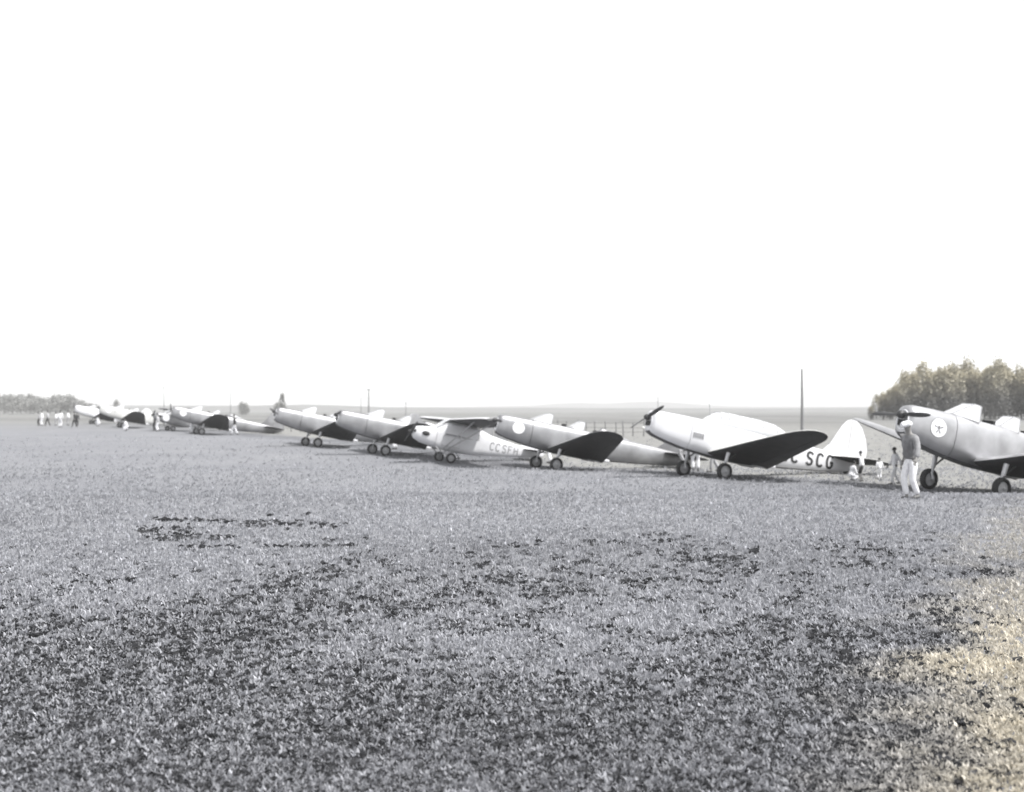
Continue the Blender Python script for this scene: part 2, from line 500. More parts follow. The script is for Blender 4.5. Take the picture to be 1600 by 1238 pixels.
def ring(x, n=28, S=SEC):
    zt, zb, hw, e = sec(x, S); zc, hz = (zt + zb) / 2, (zt - zb) / 2
    out = []
    for k in range(n):
        a = 2 * math.pi * k / n
        c, s = math.cos(a), math.sin(a)
        out.append((x, hw * math.copysign(abs(c) ** (2 / e), c), zc + hz * math.copysign(abs(s) ** (2 / e), s)))
    return out
def loft(xs, T, name, mats, S=SEC, skip=None, under=-.75, cap=(True, True), n=28):
    V = []; F = []; mi = []
    for x in xs: V += ring(x, n, S)
    for i in range(len(xs) - 1):
        xm = (xs[i] + xs[i + 1]) / 2
        zt, zb, hw, e = sec(xm, S)
        for k in range(n):
            k2 = (k + 1) % n
            a = 2 * math.pi * (k + .5) / n
            if skip and skip(xm, a): continue
            F.append((i * n + k, i * n + k2, (i + 1) * n + k2, (i + 1) * n + k))
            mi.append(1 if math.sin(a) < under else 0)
    if cap[0]: F.append(tuple(range(n))); mi.append(0)
    if cap[1]: F.append(tuple(range(len(xs) * n - 1, (len(xs) - 1) * n - 1, -1))); mi.append(0)
    return bm_fix(mesh(name, [T(*v) for v in V], F, mats, mi, True, 50))

def airfoil(n=11):
    pts = []
    for i in range(n): 
        t = 1 - (1 - math.cos(math.pi * i / (n - 1))) / 2
        pts.append((t, 1))
    for i in range(1, n - 1):
        t = (1 - math.cos(math.pi * i / (n - 1))) / 2
        pts.append((t, -1))
    return pts
def yt(t): return 5 * (.2969 * math.sqrt(t) - .126 * t - .3516 * t * t + .2843 * t ** 3 - .1015 * t ** 4)
def wing_mesh(name, side, stations, T, mats, camber=.03):
    """stations: (y, xLE, zLE, chord, thickness ratio)"""
    prof = airfoil(); n = len(prof); V = []; F = []; mi = []
    for (y, xl, zl, c, th) in stations:
        for t, s in prof:
            z = camber * 4 * t * (1 - t) * c + s * yt(t) * th * c * (1.0 if s > 0 else .8) - math.sin(R(3.2)) * t * c
            V.append(T(xl + t * c, side * y, zl + z))
    for i in range(len(stations) - 1):
        for k in range(n):
            k2 = (k + 1) % n
            F.append((i * n + k, i * n + k2, (i + 1) * n + k2, (i + 1) * n + k))
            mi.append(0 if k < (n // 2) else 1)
    F.append(tuple(range(n))); mi.append(0)
    F.append(tuple(range(len(stations) * n - 1, (len(stations) - 1) * n - 1, -1))); mi.append(0)
    return bm_fix(mesh(name, V, F, mats, mi, True, 60))
DIH = math.tan(R(11.7))
def pt_stations():
    out = []
    for y, xl, c, th in ((.40, 2.08, 2.45, .15), (1.2, 2.10, 2.25, .15), (2.4, 2.15, 1.92, .14), (3.6, 2.22, 1.58, .13), (4.4, 2.28, 1.34, .12), (4.75, 2.35, 1.18, .115), (5.0, 2.44, .98, .11), (5.17, 2.55, .74, .10), (5.27, 2.67, .48, .10), (5.31, 2.8, .2, .1)):
        out.append((y, xl + .16, -.78 + max(0, y - .5) * DIH, c, th))
    return out

STROKES = {
    'C': [[(1, .82), (.85, .97), (.5, 1), (.15, .9), (0, .6), (0, .4), (.15, .1), (.5, 0), (.85, .03), (1, .18)]],
    'S': [[(1, .84), (.8, .98), (.4, 1), (.08, .88), (.04, .66), (.3, .53), (.7, .47), (.96, .34), (.92, .12), (.6, 0), (.2, .02), (0, .16)]],
    'G': [[(1, .82), (.85, .97), (.5, 1), (.15, .9), (0, .6), (0, .4), (.15, .1), (.5, 0), (.85, .03), (1, .18), (1, .45), (.55, .45)]],
    'F': [[(0, 0), (0, 1), (1, 1)], [(0, .52), (.75, .52)]],
    'H': [[(0, 0), (0, 1)], [(1, 0), (1, 1)], [(0, .5), (1, .5)]],
    '-': [[(.1, .5), (.9, .5)]],
}
def letter_mesh(ch, xc, zc, w_, h_, lw, S, T, m, side=1):
    V = []; F = []
    for st in STROKES[ch]:
        P = []
        for (a, b) in zip(st[:-1], st[1:]):
            for k in range(4): P.append((a[0] + (b[0] - a[0]) * k / 4, a[1] + (b[1] - a[1]) * k / 4))
        P.append(st[-1])
        P = [(xc + (p[0] - .5) * w_, zc + (p[1] - .5) * h_) for p in P]
        base = len(V)
        for i, p in enumerate(P):
            q0 = P[max(0, i - 1)]; q1 = P[min(len(P) - 1, i + 1)]
            dx, dz = q1[0] - q0[0], q1[1] - q0[1]; l = math.hypot(dx, dz) or 1
            nx, nz = -dz / l * lw / 2, dx / l * lw / 2
            for s in (-1, 1):
                X, Z = p[0] + s * nx, p[1] + s * nz
                V.append(T(X, side * (side_y(X, Z, S) + .006), Z))
        for i in range(len(P) - 1):
            a = base + 2 * i; F.append((a, a + 1, a + 3, a + 2))
    return mesh('registration_letter', V, F, [m], smooth=False)
def disc_mesh(name, xc, zc, r, off, S, T, m, rin=0, side=1):
    V = []; F = []; n = 24; rr_ = [rin + (r - rin) * k / 3 for k in range(4)]
    for q in rr_:
        for k in range(n):
            a = 2 * math.pi * k / n; X, Z = xc + q * math.cos(a), zc + q * math.sin(a)
            V.append(T(X, side * (side_y(X, Z, S) + off), Z))
    for i in range(3):
        for k in range(n): F.append((i * n + k, i * n + (k + 1) % n, (i + 1) * n + (k + 1) % n, (i + 1) * n + k))
    return mesh(name, V, F, [m])

CACHE = {}
def cached(key, fn):
    if key not in CACHE: CACHE[key] = fn()
    return CACHE[key]

def slab(outline, thick, T, name, m, mid=0.0):
    """outline in (x,z), lens-like thickness in y: fin and rudder"""
    cx = sum(p[0] for p in outline) / len(outline); cz = sum(p[1] for p in outline) / len(outline)
    n = len(outline); V = []; F = []
    for s in (-1, 1):
        for q, k in ((1.0, .12), (.82, .75), (.4, 1.0)):
            for (x, z) in outline: V.append((cx + (x - cx) * q, s * thick * k, cz + (z - cz) * q))
    for s in range(2):
        b = s * 3 * n
        for r in range(2):
            for k in range(n): F.append((b + r * n + k, b + r * n + (k + 1) % n, b + (r + 1) * n + (k + 1) % n, b + (r + 1) * n + k))
        F.append(tuple(b + 2 * n + k for k in range(n)))
    for k in range(n): F.append((k, (k + 1) % n, 3 * n + (k + 1) % n, 3 * n + k))
    return bm_fix(mesh(name, [T(*v) for v in V], F, [m], smooth=True, auto=45))

def wheel_mesh(r, wdt, m, name='tyre'):
    V = []; F = []; n = 26; prof = [(.62, .35), (.70, .9), (.85, 1.0), (.96, .7), (1.0, .25), (1.0, -.25), (.96, -.7), (.85, -1), (.70, -.9), (.62, -.35)]
    for (q, s) in prof:
        for k in range(n):
            a = 2 * math.pi * k / n; V.append((r * q * math.cos(a), wdt * s, r * q * math.sin(a)))
    P = len(prof)
    for i in range(P):
        for k in range(n): F.append((i * n + k, i * n + (k + 1) % n, ((i + 1) % P) * n + (k + 1) % n, ((i + 1) % P) * n + k))
    return bm_fix(mesh(name, V, F, [m]))
def hub_mesh(r, wdt, m, name='wheel_disc'):
    V = []; F = []; n = 22
    for (q, s) in ((.66, .6), (.45, .95), (.18, 1.05), (.06, 1.2), (.06, -1.2), (.18, -1.05), (.45, -.95), (.66, -.6)):
        for k in range(n):
            a = 2 * math.pi * k / n; V.append((r * q * math.cos(a), wdt * s * .8, r * q * math.sin(a)))
    for i in range(7):
        for k in range(n): F.append((i * n + k, i * n + (k + 1) % n, (i + 1) * n + (k + 1) % n, (i + 1) * n + k))
    return bm_fix(mesh(name, V, F, [m]))

def blade_mesh(m, rad=1.06, name='blade'):
    V = []; F = []
    n = 9
    for i in range(n + 1):
        t = i / n; r = .08 + (rad - .08) * t
        ch = .125 * (0.55 + 1.5 * t * (1 - t) * 1.3 + .2 * (1 - t)) * (1 if t < .93 else .55)
        tw = R(58 - 40 * t); th = .028 * (1 - .75 * t) + .004
        for (u, v) in ((-.5, 0), (-.2, .9), (.2, .9), (.5, 0), (.2, -.5), (-.2, -.5)):
            a, b = u * ch, v * th
            V.append((a * math.sin(tw) * -1 + b * math.cos(tw), a * math.cos(tw) + b * math.sin(tw), r))
    for i in range(n):
        for k in range(6): F.append((i * 6 + k, i * 6 + (k + 1) % 6, (i + 1) * 6 + (k + 1) % 6, (i + 1) * 6 + k))
    F.append(tuple(range(6))); F.append(tuple(range(n * 6 + 5, n * 6 - 1, -1)))
    return bm_fix(mesh(name, V, F, [m], auto=35))

def screen_mesh(x0, x1, h, hw, name='windscreen'):
    """three flat panes: a sloping front and two cheeks"""
    zt0 = sec(x0)[0]; zt1 = sec(x1)[0]
    a, b = .62, .95
    V = [(x0, -hw * .45, zt0 - .01), (x0, hw * .45, zt0 - .01), (x1 - .1, -hw * .55, zt1 + h), (x1 - .1, hw * .55, zt1 + h),
         (x1, -hw, zt1 - .10), (x1, hw, zt1 - .10), (x1 + .05, -hw * .78, zt1 + h * .93), (x1 + .05, hw * .78, zt1 + h * .93)]
    F = [(0, 1, 3, 2), (1, 5, 7, 3), (0, 2, 6, 4)]
    pane = mesh(name, [PT(*v) for v in V], F, [M['glass']], smooth=False)
    mb = MB()
    for i, j in ((0, 2), (1, 3), (2, 3), (3, 7), (2, 6), (7, 5), (6, 4), (0, 1), (1, 5), (0, 4)):
        mb.tube([V[i], V[j]], .014, 5)
    return pane, mb.mesh('screen_frame', [M['hub']], T=PT)

def trainer(cfg):
    x, d = gxy(cfg['px'], cfg['d']), cfg['d']
    ang = cfg.get('ang', 66)
    root = empty('training_aircraft', (x, d, float(gz(x, d)) - .01), R(270 - ang)); root.scale = [cfg.get('sc', 1)] * 3; root.rotation_euler.x = R(cfg.get('roll', 0))
    body = cfg.get('body', 'silver'); top = M[body]; wingm = M[cfg.get('wing', body)]
    u = M['under']; ub = M['under2']
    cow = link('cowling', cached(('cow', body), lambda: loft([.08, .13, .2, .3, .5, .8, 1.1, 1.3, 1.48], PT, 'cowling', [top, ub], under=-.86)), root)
    # air intake slot and rims on the nose bowl
    def intake():
        mb = MB(); mb.box((.065, 0, -.20), (.03, .13, .08)); return mb.mesh('air_intake', [M['interior']], T=PT)
    link('air_intake', cached('intake', intake), cow)
    def lip():
        mb = MB(); mb.tube([(.08, .20 * math.cos(a), -.12 + .26 * math.sin(a)) for a in [i * 2 * math.pi / 16 for i in range(17)]], .022, 6, cap=False); return mb.mesh('intake_lip', [M['emblem']], T=PT)
    link('intake_lip', cached('lip', lip), cow)
    def skip(xm, a):
        return cfg.get('canopy') is None and math.sin(a) > .93 and ((2.26 < xm < 2.95) or (3.68 < xm < 4.35))
    xs = [1.5, 1.8, 2.05, 2.28, 2.5, 2.7, 2.93, 3.3, 3.7, 3.9, 4.1, 4.33, 4.6, 4.85, 5.2, 5.6, 6, 6.4, 6.8, 7.2, 7.6, 7.9, 8.2, 8.4, 8.55]
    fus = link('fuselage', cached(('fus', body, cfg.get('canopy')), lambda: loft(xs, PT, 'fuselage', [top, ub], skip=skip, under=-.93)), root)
    def tub():
        mb = MB()
        for X in (2.6, 4.0): mb.box((X, 0, .16), (.36, .30, .05)); mb.box((X + .3, 0, .33), (.04, .2, .14))
        return mb.mesh('cockpit_interior', [M['interior']], T=PT)
    if not cfg.get('canopy'):
        link('cockpit_interior', cached('tub', tub), fus)
        pane, fr = cached('ws1', lambda: screen_mesh(1.45, 2.24, .39, .37)); o = link('windscreen', pane, root); link('screen_frame', fr, o)
        pane, fr = cached('ws2', lambda: screen_mesh(3.15, 3.66, .34, .34)); o = link('windscreen', pane, root); link('screen_frame', fr, o)
        def fair():
            mb = MB(); mb.tube([(4.36, 0, .37), (4.55, 0, .48), (5.1, 0, .41), (5.9, 0, .28)], [.05, .17, .15, .05], 10); return mb.mesh('headrest_fairing', [top], T=PT)
        link('headrest_fairing', cached(('fair', body), fair), fus)
    else:
        def canopy():
            S2 = [(2.05, .36, .2, .05, 2), (2.55, .76, .2, .32, 2.6), (2.9, .81, .2, .37, 2.8), (4.3, .84, .2, .38, 2.8), (4.9, .80, .2, .36, 2.6), (5.4, .62, .2, .28, 2.2), (5.95, .34, .2, .10, 2)]
            return loft([2.05, 2.3, 2.6, 2.9, 3.35, 3.8, 4.3, 4.9, 5.2, 5.5, 5.95], PT, 'canopy', [M['canopy_glass'], M['canopy_glass']], S=S2, under=-2)
        c = link('canopy', cached('canopy', canopy), root)
        def cf():
            mb = MB()
            S2 = [(2.05, .36, .2, .05, 2), (2.55, .76, .2, .32, 2.6), (2.9, .81, .2, .37, 2.8), (4.3, .84, .2, .38, 2.8), (4.9, .80, .2, .36, 2.6), (5.4, .62, .2, .28, 2.2), (5.95, .34, .2, .10, 2)]
            for X in (2.6, 2.9, 3.35, 3.8, 4.3, 4.9, 5.5):
                mb.tube([(a, b * 1.015, c_ + .006) for a, b, c_ in ring(X, 28, S2)[:15]], .014, 5)
            return mb.mesh('canopy_frame', [M['hub']], T=PT)
        link('canopy_frame', cached('cf', cf), c)
        def mast():
            mb = MB(); mb.tube([(2.35, .05, .50), (2.22, .05, .98)], [.02, .012], 6); return mb.mesh('aerial_mast', [M['hub']], T=PT)
        link('aerial_mast', cached('mast', mast), root)
        def vent():
            mb = MB()
            for i in range(5):
                X = 1.60 + i * .085; mb.box((X, side_y(X, -.28) + .004, -.28), (.028, .012, .09))
            return mb.mesh('louvre_panel', [M['panel']], T=PT)
        link('louvre_panel', cached('vent', vent), fus)
        def glare():
            V = []; F = []
            for X in np.linspace(.35, 2.2, 10):
                zt, zb, hw, e = sec(X)
                for k in range(-4, 5):
                    yy = hw * .55 * k / 4; zz = (zt + zb) / 2 + (zt - zb) / 2 * (1 - abs(yy / hw) ** e) ** (1 / e)
                    V.append(PT(X, yy, zz + .006))
            for i in range(9):
                for k in range(8): a = i * 9 + k; F.append((a, a + 1, a + 10, a + 9))
            return mesh('glare_panel', V, F, [M['panel']])
        link('glare_panel', cached('glare', glare), cow)
    for s in (1, -1):
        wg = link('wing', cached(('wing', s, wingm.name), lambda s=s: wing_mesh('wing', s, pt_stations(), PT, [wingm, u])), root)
        def gap(s=s):
            # aileron and flap gaps, following the lower and upper skin near the trailing edge
            mb = MB()
            st = pt_stations()
            def P(y, t, up):
                xl = np.interp(y, [q[0] for q in st], [q[1] for q in st]); zl = np.interp(y, [q[0] for q in st], [q[2] for q in st]); c = np.interp(y, [q[0] for q in st], [q[3] for q in st]); th = np.interp(y, [q[0] for q in st], [q[4] for q in st])
                z = .03 * 4 * t * (1 - t) * c + (1 if up else -.8) * yt(t) * th * c - math.sin(R(3.2)) * t * c
                return (xl + t * c, s * y, zl + z + (.002 if up else -.002))
            for up in (True, False):
                mb.tube([P(y, .78, up) for y in np.linspace(2.55, 4.9, 9)], .008, 4)
                mb.tube([P(2.55, t, up) for t in np.linspace(.78, .98, 4)], .008, 4)
                mb.tube([P(y, .76, up) for y in np.linspace(.5, 2.4, 7)], .008, 4)
            return mb.mesh('aileron_gap', [M['darkmetal']], T=PT)
        link('aileron_gap', cached(('gap', s), gap), wg)
        def fillet(s=s):
            S3 = [(4.0, -.74, -.90, .06, 2), (4.3, -.70, -.93, .12, 2), (4.6, -.70, -.90, .11, 2), (4.95, -.72, -.82, .03, 2)]
            me = loft([4.0, 4.15, 4.3, 4.45, 4.6, 4.8, 4.95], lambda a, b, c: PT(a, b + s * .47, c), 'wing_fillet', [M['white'], M['white']], S=S3, n=14)  # white on every aircraft: sun highlight on the fillet put into the colour
            return me
        link('wing_fillet', cached(('fil', s), fillet), root)
        def tp(s=s):
            return wing_mesh('tailplane', s, [(.04, 7.2, .16, 1.35, .09), (.8, 7.27, .16, 1.25, .09), (1.5, 7.38, .16, 1.08, .085), (1.85, 7.5, .16, .9, .08), (2.02, 7.64, .16, .66, .08), (2.12, 7.82, .16, .3, .08)], PT, [wingm, u], camber=0)
        link('tailplane', cached(('tp', s, wingm.name), tp), root)
        leg = empty('landing_leg'); leg.parent = root
        ly = 1.27 * s
        def legm(s=s, ly=ly):
            t0 = Vector(PT(2.5, ly, -.72)); ax = Vector((0, ly + .02 * s, .30))
            mb = MB()
            mb.tube([t0, t0.lerp(ax, .5) + Vector((0, -.03 * s, 0))], [.075, .062], 10, 0)
            mb.tube([t0.lerp(ax, .45) + Vector((0, -.03 * s, 0)), ax + Vector((.0, -.10 * s, .16)), ax + Vector((0, -.13 * s, 0))], [.045, .04, .04], 8, 0)
            mb.tube([ax + Vector((0, -.13 * s, 0)), ax + Vector((0, .13 * s, 0))], [.035, .03], 8, 0)
            mb.tube([t0 + Vector((-.35, 0, -.05)), t0.lerp(ax, .5)], [.03, .025], 6, 1)
            return mb.mesh('leg_strut', [M['strut'], M['darkmetal']])
        bpy.data.objects.remove(leg)
        leg = link('landing_leg', cached(('leg', s), legm), root)
        wl = link('tyre', cached('wh', lambda: wheel_mesh(.30, .10, M['rubber'])), leg); wl.location = (0, ly + .03 * s, .285)
        hb = link('wheel_disc', cached('hb', lambda: hub_mesh(.30, .085, M['hub'])), leg); hb.location = wl.location
    fin_o = [(6.9, .24), (7.15, .5), (7.38, 1.0), (7.58, 1.42), (7.76, 1.66), (7.93, 1.74), (7.95, .20)]
    rud_o = [(7.97, .02), (7.97, 1.74), (8.15, 1.72), (8.38, 1.5), (8.6, 1.1), (8.72, .65), (8.70, .2), (8.58, -.06), (8.4, -.16)]
    fn = link('fin', cached(('fin', wingm.name, body), lambda: slab(fin_o, .05, PT, 'fin', top)), root)
    link('rudder', cached(('rud', body), lambda: slab(rud_o, .035, PT, 'rudder', top)), fn)
    def tw():
        mb = MB(); c = Vector(PT(7.9, 0, -.30)); g = Vector((c.x - .1, 0, .11))
        mb.tube([c, g + Vector((0, .0, .05))], [.04, .03], 8, 0)
        for k in range(1): 
            mb.tube([g + Vector((0, -.035, 0)), g + Vector((0, .035, 0))], .11, 14, 1)
        return mb.mesh('tail_wheel', [M['darkmetal'], M['rubber']])
    link('tail_wheel', cached('tw', tw), root)
    # propeller
    def hubm():
        mb = MB(); mb.tube([(-.06, 0, 0), (.02, 0, 0), (.08, 0, 0), (.12, 0, 0)], [.11, .11, .08, .03], 14)
        mb.tube([(-.2, 0, 0), (-.05, 0, 0)], [.05, .05], 8); return mb.mesh('propeller', [M['darkmetal']])
    pr_ = link('propeller', cached('hubm', hubm), root)
    pr_.location = PT(-.02, 0, 0); pr_.rotation_euler = (0, -TH, 0)
    for k in (0, 1):
        b = link('blade', cached('blade', lambda: blade_mesh(M['prop'])), pr_)
        b.rotation_euler = (R(cfg.get('prop', 95) + 180 * k), 0, 0)
    if cfg.get('emblem'):
        e = link('emblem_disc', cached('emb', lambda: disc_mesh('emblem_disc', .90, -.14, .25, .006, SEC, PT, M['emblem'])), cow)
        if cfg['emblem'] == 2:
            def motif():
                V = []; F = []
                def blob(pts):
                    i = len(V)
                    for (a, b) in pts: V.append(PT(.90 + a, side_y(.90 + a, -.14 + b) + .011, -.14 + b))
                    F.append(tuple(range(i, i + len(pts))))
                blob([(-.05, .02), (-.02, .06), (.03, .05), (.05, 0), (.02, -.05), (-.03, -.05)])
                blob([(-.16, .06), (-.06, .03), (-.05, .0), (-.13, .01)]); blob([(.05, .03), (.15, .08), (.13, .02), (.06, -.01)])
                blob([(-.03, -.06), (-.09, -.14), (-.05, -.15), (.0, -.07)]); blob([(.01, -.06), (.04, -.15), (.08, -.14), (.04, -.05)])
                return mesh('emblem_motif', V, F, [M['panel']], smooth=False)
            link('emblem_motif', motif(), cow)
            link('emblem_ring', disc_mesh('emblem_ring', .90, -.14, .268, .004, SEC, PT, M['panel'], rin=.252), cow)
    for ch, X in cfg.get('reg', []):
        zt, zb, hw, e = sec(X)
        l = link('registration_letter', letter_mesh(ch, X, (zt + zb) / 2 - .01, .23, .47, .095, SEC, PT, M['letter']), fus)
    tag(root, cfg['label'], 'aircraft', 'training aircraft parked in a row')
    return root

cg = M['glass'].copy(); cg.name = 'bright_canopy_perspex'  # more opaque copy; the canopy's glare is put into it too
for n_ in cg.node_tree.nodes:
    if n_.type == 'MAP_RANGE': n_.inputs['To Min'].default_value = .6; n_.inputs['To Max'].default_value = .85
M['canopy_glass'] = cg
REG = [('C', 5.3), ('C', 5.7), ('S', 6.32), ('C', 6.74), ('G', 7.16)]
trainer(dict(px=1505, d=37.1, sc=1.05, ang=63, roll=-3.0, body='silver_bright', wing='silver_bright', emblem=2, prop=92, label='nearest grey silver training aircraft at right edge with large round emblem on nose'))
trainer(dict(px=1099, d=46.5, ang=64, body='white', wing='cream', canopy=True, prop=112, reg=REG, label='white training aircraft with closed canopy and black SCG letters on its tail'))
trainer(dict(px=853, d=57, ang=71, body='silver', emblem=1, prop=88, label='grey open cockpit aircraft with plain white disc on its nose, its wheels fully visible'))
trainer(dict(px=592, d=70, ang=68, body='silver', prop=100, label='grey open cockpit aircraft directly left of the high wing aeroplane, without nose disc'))
trainer(dict(px=487, d=80, ang=64, body='silver', prop=80, label='grey open cockpit aircraft with its nose under the lone poplar'))
trainer(dict(px=311, d=112, ang=66, body='silver', emblem=1, prop=60, label='distant pale aircraft with long dark wing, person in white trousers by its wing tip'))
trainer(dict(px=190, d=140, ang=64, body='cream', emblem=1, prop=85, label='far pale aircraft with white nose disc, second from the left'))
trainer(dict(px=146, d=166, ang=60, body='white', prop=50, label='farthest white aircraft at the left end of the row beside the dark clothed person'))

# ------------------------------------------------------------------ high wing aeroplane
TH2 = R(11.0)
def HT(x, y, z):
    return (1.75 - x * math.cos(TH2) - z * math.sin(TH2), y, 1.45 - x * math.sin(TH2) + z * math.cos(TH2))
HS = [(.10, .18, -.18, .20, 2.2), (.2, .28, -.30, .34, 2.4), (.5, .34, -.42, .40, 2.6), (1.15, .42, -.52, .42, 3.2), (1.7, .74, -.58, .42, 4), (2.4, .80, -.60, .42, 4), (3.0, .76, -.56, .40, 4), (3.8, .52, -.46, .33, 3.2), (5.0, .34, -.30, .20, 3), (6.2, .22, -.12, .08, 2.6), (6.6, .18, -.02, .03, 2)]
def highwing(px, d, ang, bodym, wingm, label, reg=None, disc=False):
    x = gxy(px, d)
    root = empty('high_wing_aeroplane', (x, d, float(gz(x, d))), R(270 - ang)); root.scale = (1.08, 1.08, 1.08)
    tp_, wm = M[bodym], M[wingm]
    key = bodym
    cow = link('cowling', cached(('hcow', key), lambda: loft([.10, .14, .2, .35, .5, .8, 1.13], HT, 'cowling', [tp_, tp_], S=HS)), root)
    def ein():
        mb = MB()
        for s in (1, -1): mb.ball((.17, s * .2, .05), (.10, .10, .085), 0, 12)
        for s in (1, -1): mb.ball((.62, s * .40, .02), (.19, .10, .11), 0, 12)
        return mb.mesh('engine_cylinders', [M['interior']], T=HT)
    link('engine_cylinders', cached('ein', ein), cow)
    fus = link('fuselage', cached(('hf', key), lambda: loft([1.15, 1.4, 1.7, 2.0, 2.4, 2.7, 3.0, 3.4, 3.8, 4.4, 5.0, 5.6, 6.2, 6.6], HT, 'fuselage', [tp_, tp_], S=HS)), root)
    for s in (1, -1):
        def win(s=s):
            V = []; F = []
            for (pts) in ([(1.52, .12), (1.78, .66), (2.28, .70), (2.28, .12)], [(2.33, .12), (2.33, .70), (2.88, .66), (3.2, .40), (3.2, .14)]):
                i = len(V)
                for (a, b) in pts: V.append(HT(a, s * (side_y(a, b, HS) + .008), b))
                F.append(tuple(range(i, i + len(pts))))
            return mesh('side_window', V, F, [M['window']], smooth=False)
        link('side_window', cached(('win', s), win), fus)
        def dr(s=s):
            mb = MB(); P = [(1.45, -.38), (1.45, .08), (2.3, .08), (2.3, -.38), (1.45, -.38)]
            mb.tube([(a, s * (side_y(a, b, HS) + .004), b) for a, b in P], .012, 4); return mb.mesh('door_edge', [M['panel']], T=HT)
        link('door_edge', cached(('dr', s), dr), fus)
        st = [(.02, 1.62, .84, 1.62, .12), (1, 1.62, .86, 1.62, .12), (4.2, 1.62, .92, 1.62, .12), (4.8, 1.64, .93, 1.55, .115), (5.1, 1.72, .935, 1.3, .11), (5.28, 1.86, .94, .95, .1), (5.36, 2.05, .94, .5, .1)]
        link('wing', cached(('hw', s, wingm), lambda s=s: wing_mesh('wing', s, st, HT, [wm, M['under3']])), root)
        link('tailplane', cached(('ht', s, wingm), lambda s=s: wing_mesh('tailplane', s, [(.03, 5.5, .2, .95, .06), (.8, 5.58, .2, .82, .06), (1.25, 5.75, .2, .6, .06), (1.42, 5.95, .2, .25, .06)], HT, [wm, M['under3']], camber=0)), root)
        for (xa, xb) in ((1.55, 2.0), (1.75, 2.75)):
            def st_(xa=xa, xb=xb, s=s):
                mb = MB(); mb.tube([(xa, s * .38, -.52), (xb, s * 2.9, .84)], .028, 6); return mb.mesh('wing_strut', [M['hub']], T=HT)
            link('wing_strut', cached(('ws', xa, s), st_), root)
        def lg(s=s):
            mb = MB(); a = Vector(HT(1.2, s * .33, -.50)); b = Vector(HT(1.95, s * .33, -.56)); w_ = Vector((.12, s * .82, .24))
            mb.tube([a, w_], .028, 6); mb.tube([b, w_], .025, 6); mb.tube([a * .5 + b * .5 + Vector((0, -s * .25, .05)), w_], .02, 6)
            mb.tube([w_, w_ + Vector((0, s * .12, 0))], .025, 6)
            return mb.mesh('landing_leg', [M['hub']])
        leg = link('landing_leg', cached(('hlg', s), lg), root)
        wl = link('tyre', cached('hwh', lambda: wheel_mesh(.235, .11, M['rubber'])), leg); wl.location = (.12, s * .94, .225)
        hb = link('wheel_disc', cached('hhb', lambda: hub_mesh(.235, .09, M['hub'])), leg); hb.location = wl.location
    def wsc():
        V = [HT(1.12, -.36, .40), HT(1.12, .36, .40), HT(1.62, .40, .80), HT(1.62, -.40, .80)]
        V = [HT(1.10, -.38, .43), HT(1.10, .38, .43), HT(1.60, .42, .84), HT(1.60, -.42, .84)]
        return mesh('windscreen', V, [(0, 1, 2, 3)], [M['glass']], smooth=False)
    link('windscreen', cached('hws', wsc), root)
    fn = link('fin', cached(('hfin', key), lambda: slab([(5.3, .25), (5.7, .55), (5.95, 1.0), (6.15, 1.2), (6.18, .15)], .035, HT, 'fin', tp_)), root)
    link('rudder', cached(('hrud', key), lambda: slab([(6.2, -.02), (6.2, 1.22), (6.45, 1.2), (6.7, .95), (6.78, .55), (6.7, .15), (6.5, -.05)], .025, HT, 'rudder', tp_)), fn)
    def tw():
        mb = MB(); c = Vector(HT(6.2, 0, -.1)); mb.tube([c, (c.x - .15, 0, .12)], [.03, .02], 6); mb.tube([(c.x - .15, -.03, .09), (c.x - .15, .03, .09)], .09, 12, 1); return mb.mesh('tail_wheel', [M['darkmetal'], M['rubber']])
    link('tail_wheel', cached('htw', tw), root)
    def hubm():
        mb = MB(); mb.tube([(-.06, 0, 0), (.02, 0, 0), (.16, 0, 0)], [.10, .10, .02], 12); mb.tube([(-.2, 0, 0), (-.05, 0, 0)], .05, 8); return mb.mesh('propeller', [M['darkmetal']])
    pr_ = link('propeller', cached('hhub', hubm), root); pr_.location = HT(.02, 0, 0); pr_.rotation_euler = (0, -TH2, 0)
    for k in (0, 1):
        b = link('blade', cached('hblade', lambda: blade_mesh(M['prop'], .92)), pr_); b.rotation_euler = (R(120 + 180 * k), 0, 0)
    for ch, X in (reg or []):
        zt, zb, hw, e = sec(X, HS)
        link('registration_letter', letter_mesh(ch, X, (zt + zb) / 2 - .02, .18, .34, .04, HS, HT, M['letter_soft']), fus)
    if disc:
        link('emblem_disc', disc_mesh('emblem_disc', 1.2, -.05, .30, .006, HS, HT, M['emblem']), fus)
    tag(root, label, 'aeroplane', 'high wing aeroplanes in the row')
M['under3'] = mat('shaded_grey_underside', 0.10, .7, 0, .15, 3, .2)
wm_ = M['glass'].copy(); wm_.name = 'dusty_side_window'
wm_.node_tree.nodes['Principled BSDF'].inputs['Base Color'].default_value = (.25, .25, .26, 1)
M['window'] = wm_
highwing(699, 64, 70, 'white', 'white', 'white high wing aeroplane with wing struts and faint grey letters on its side',
         [('C', 3.9), ('C', 4.2), ('S', 4.55), ('F', 4.85), ('H', 5.15)])
highwing(268, 126, 60, 'silver_dull', 'silver_dull', 'far grey high wing aeroplane with white disc, half hidden between two trainers', None, True)

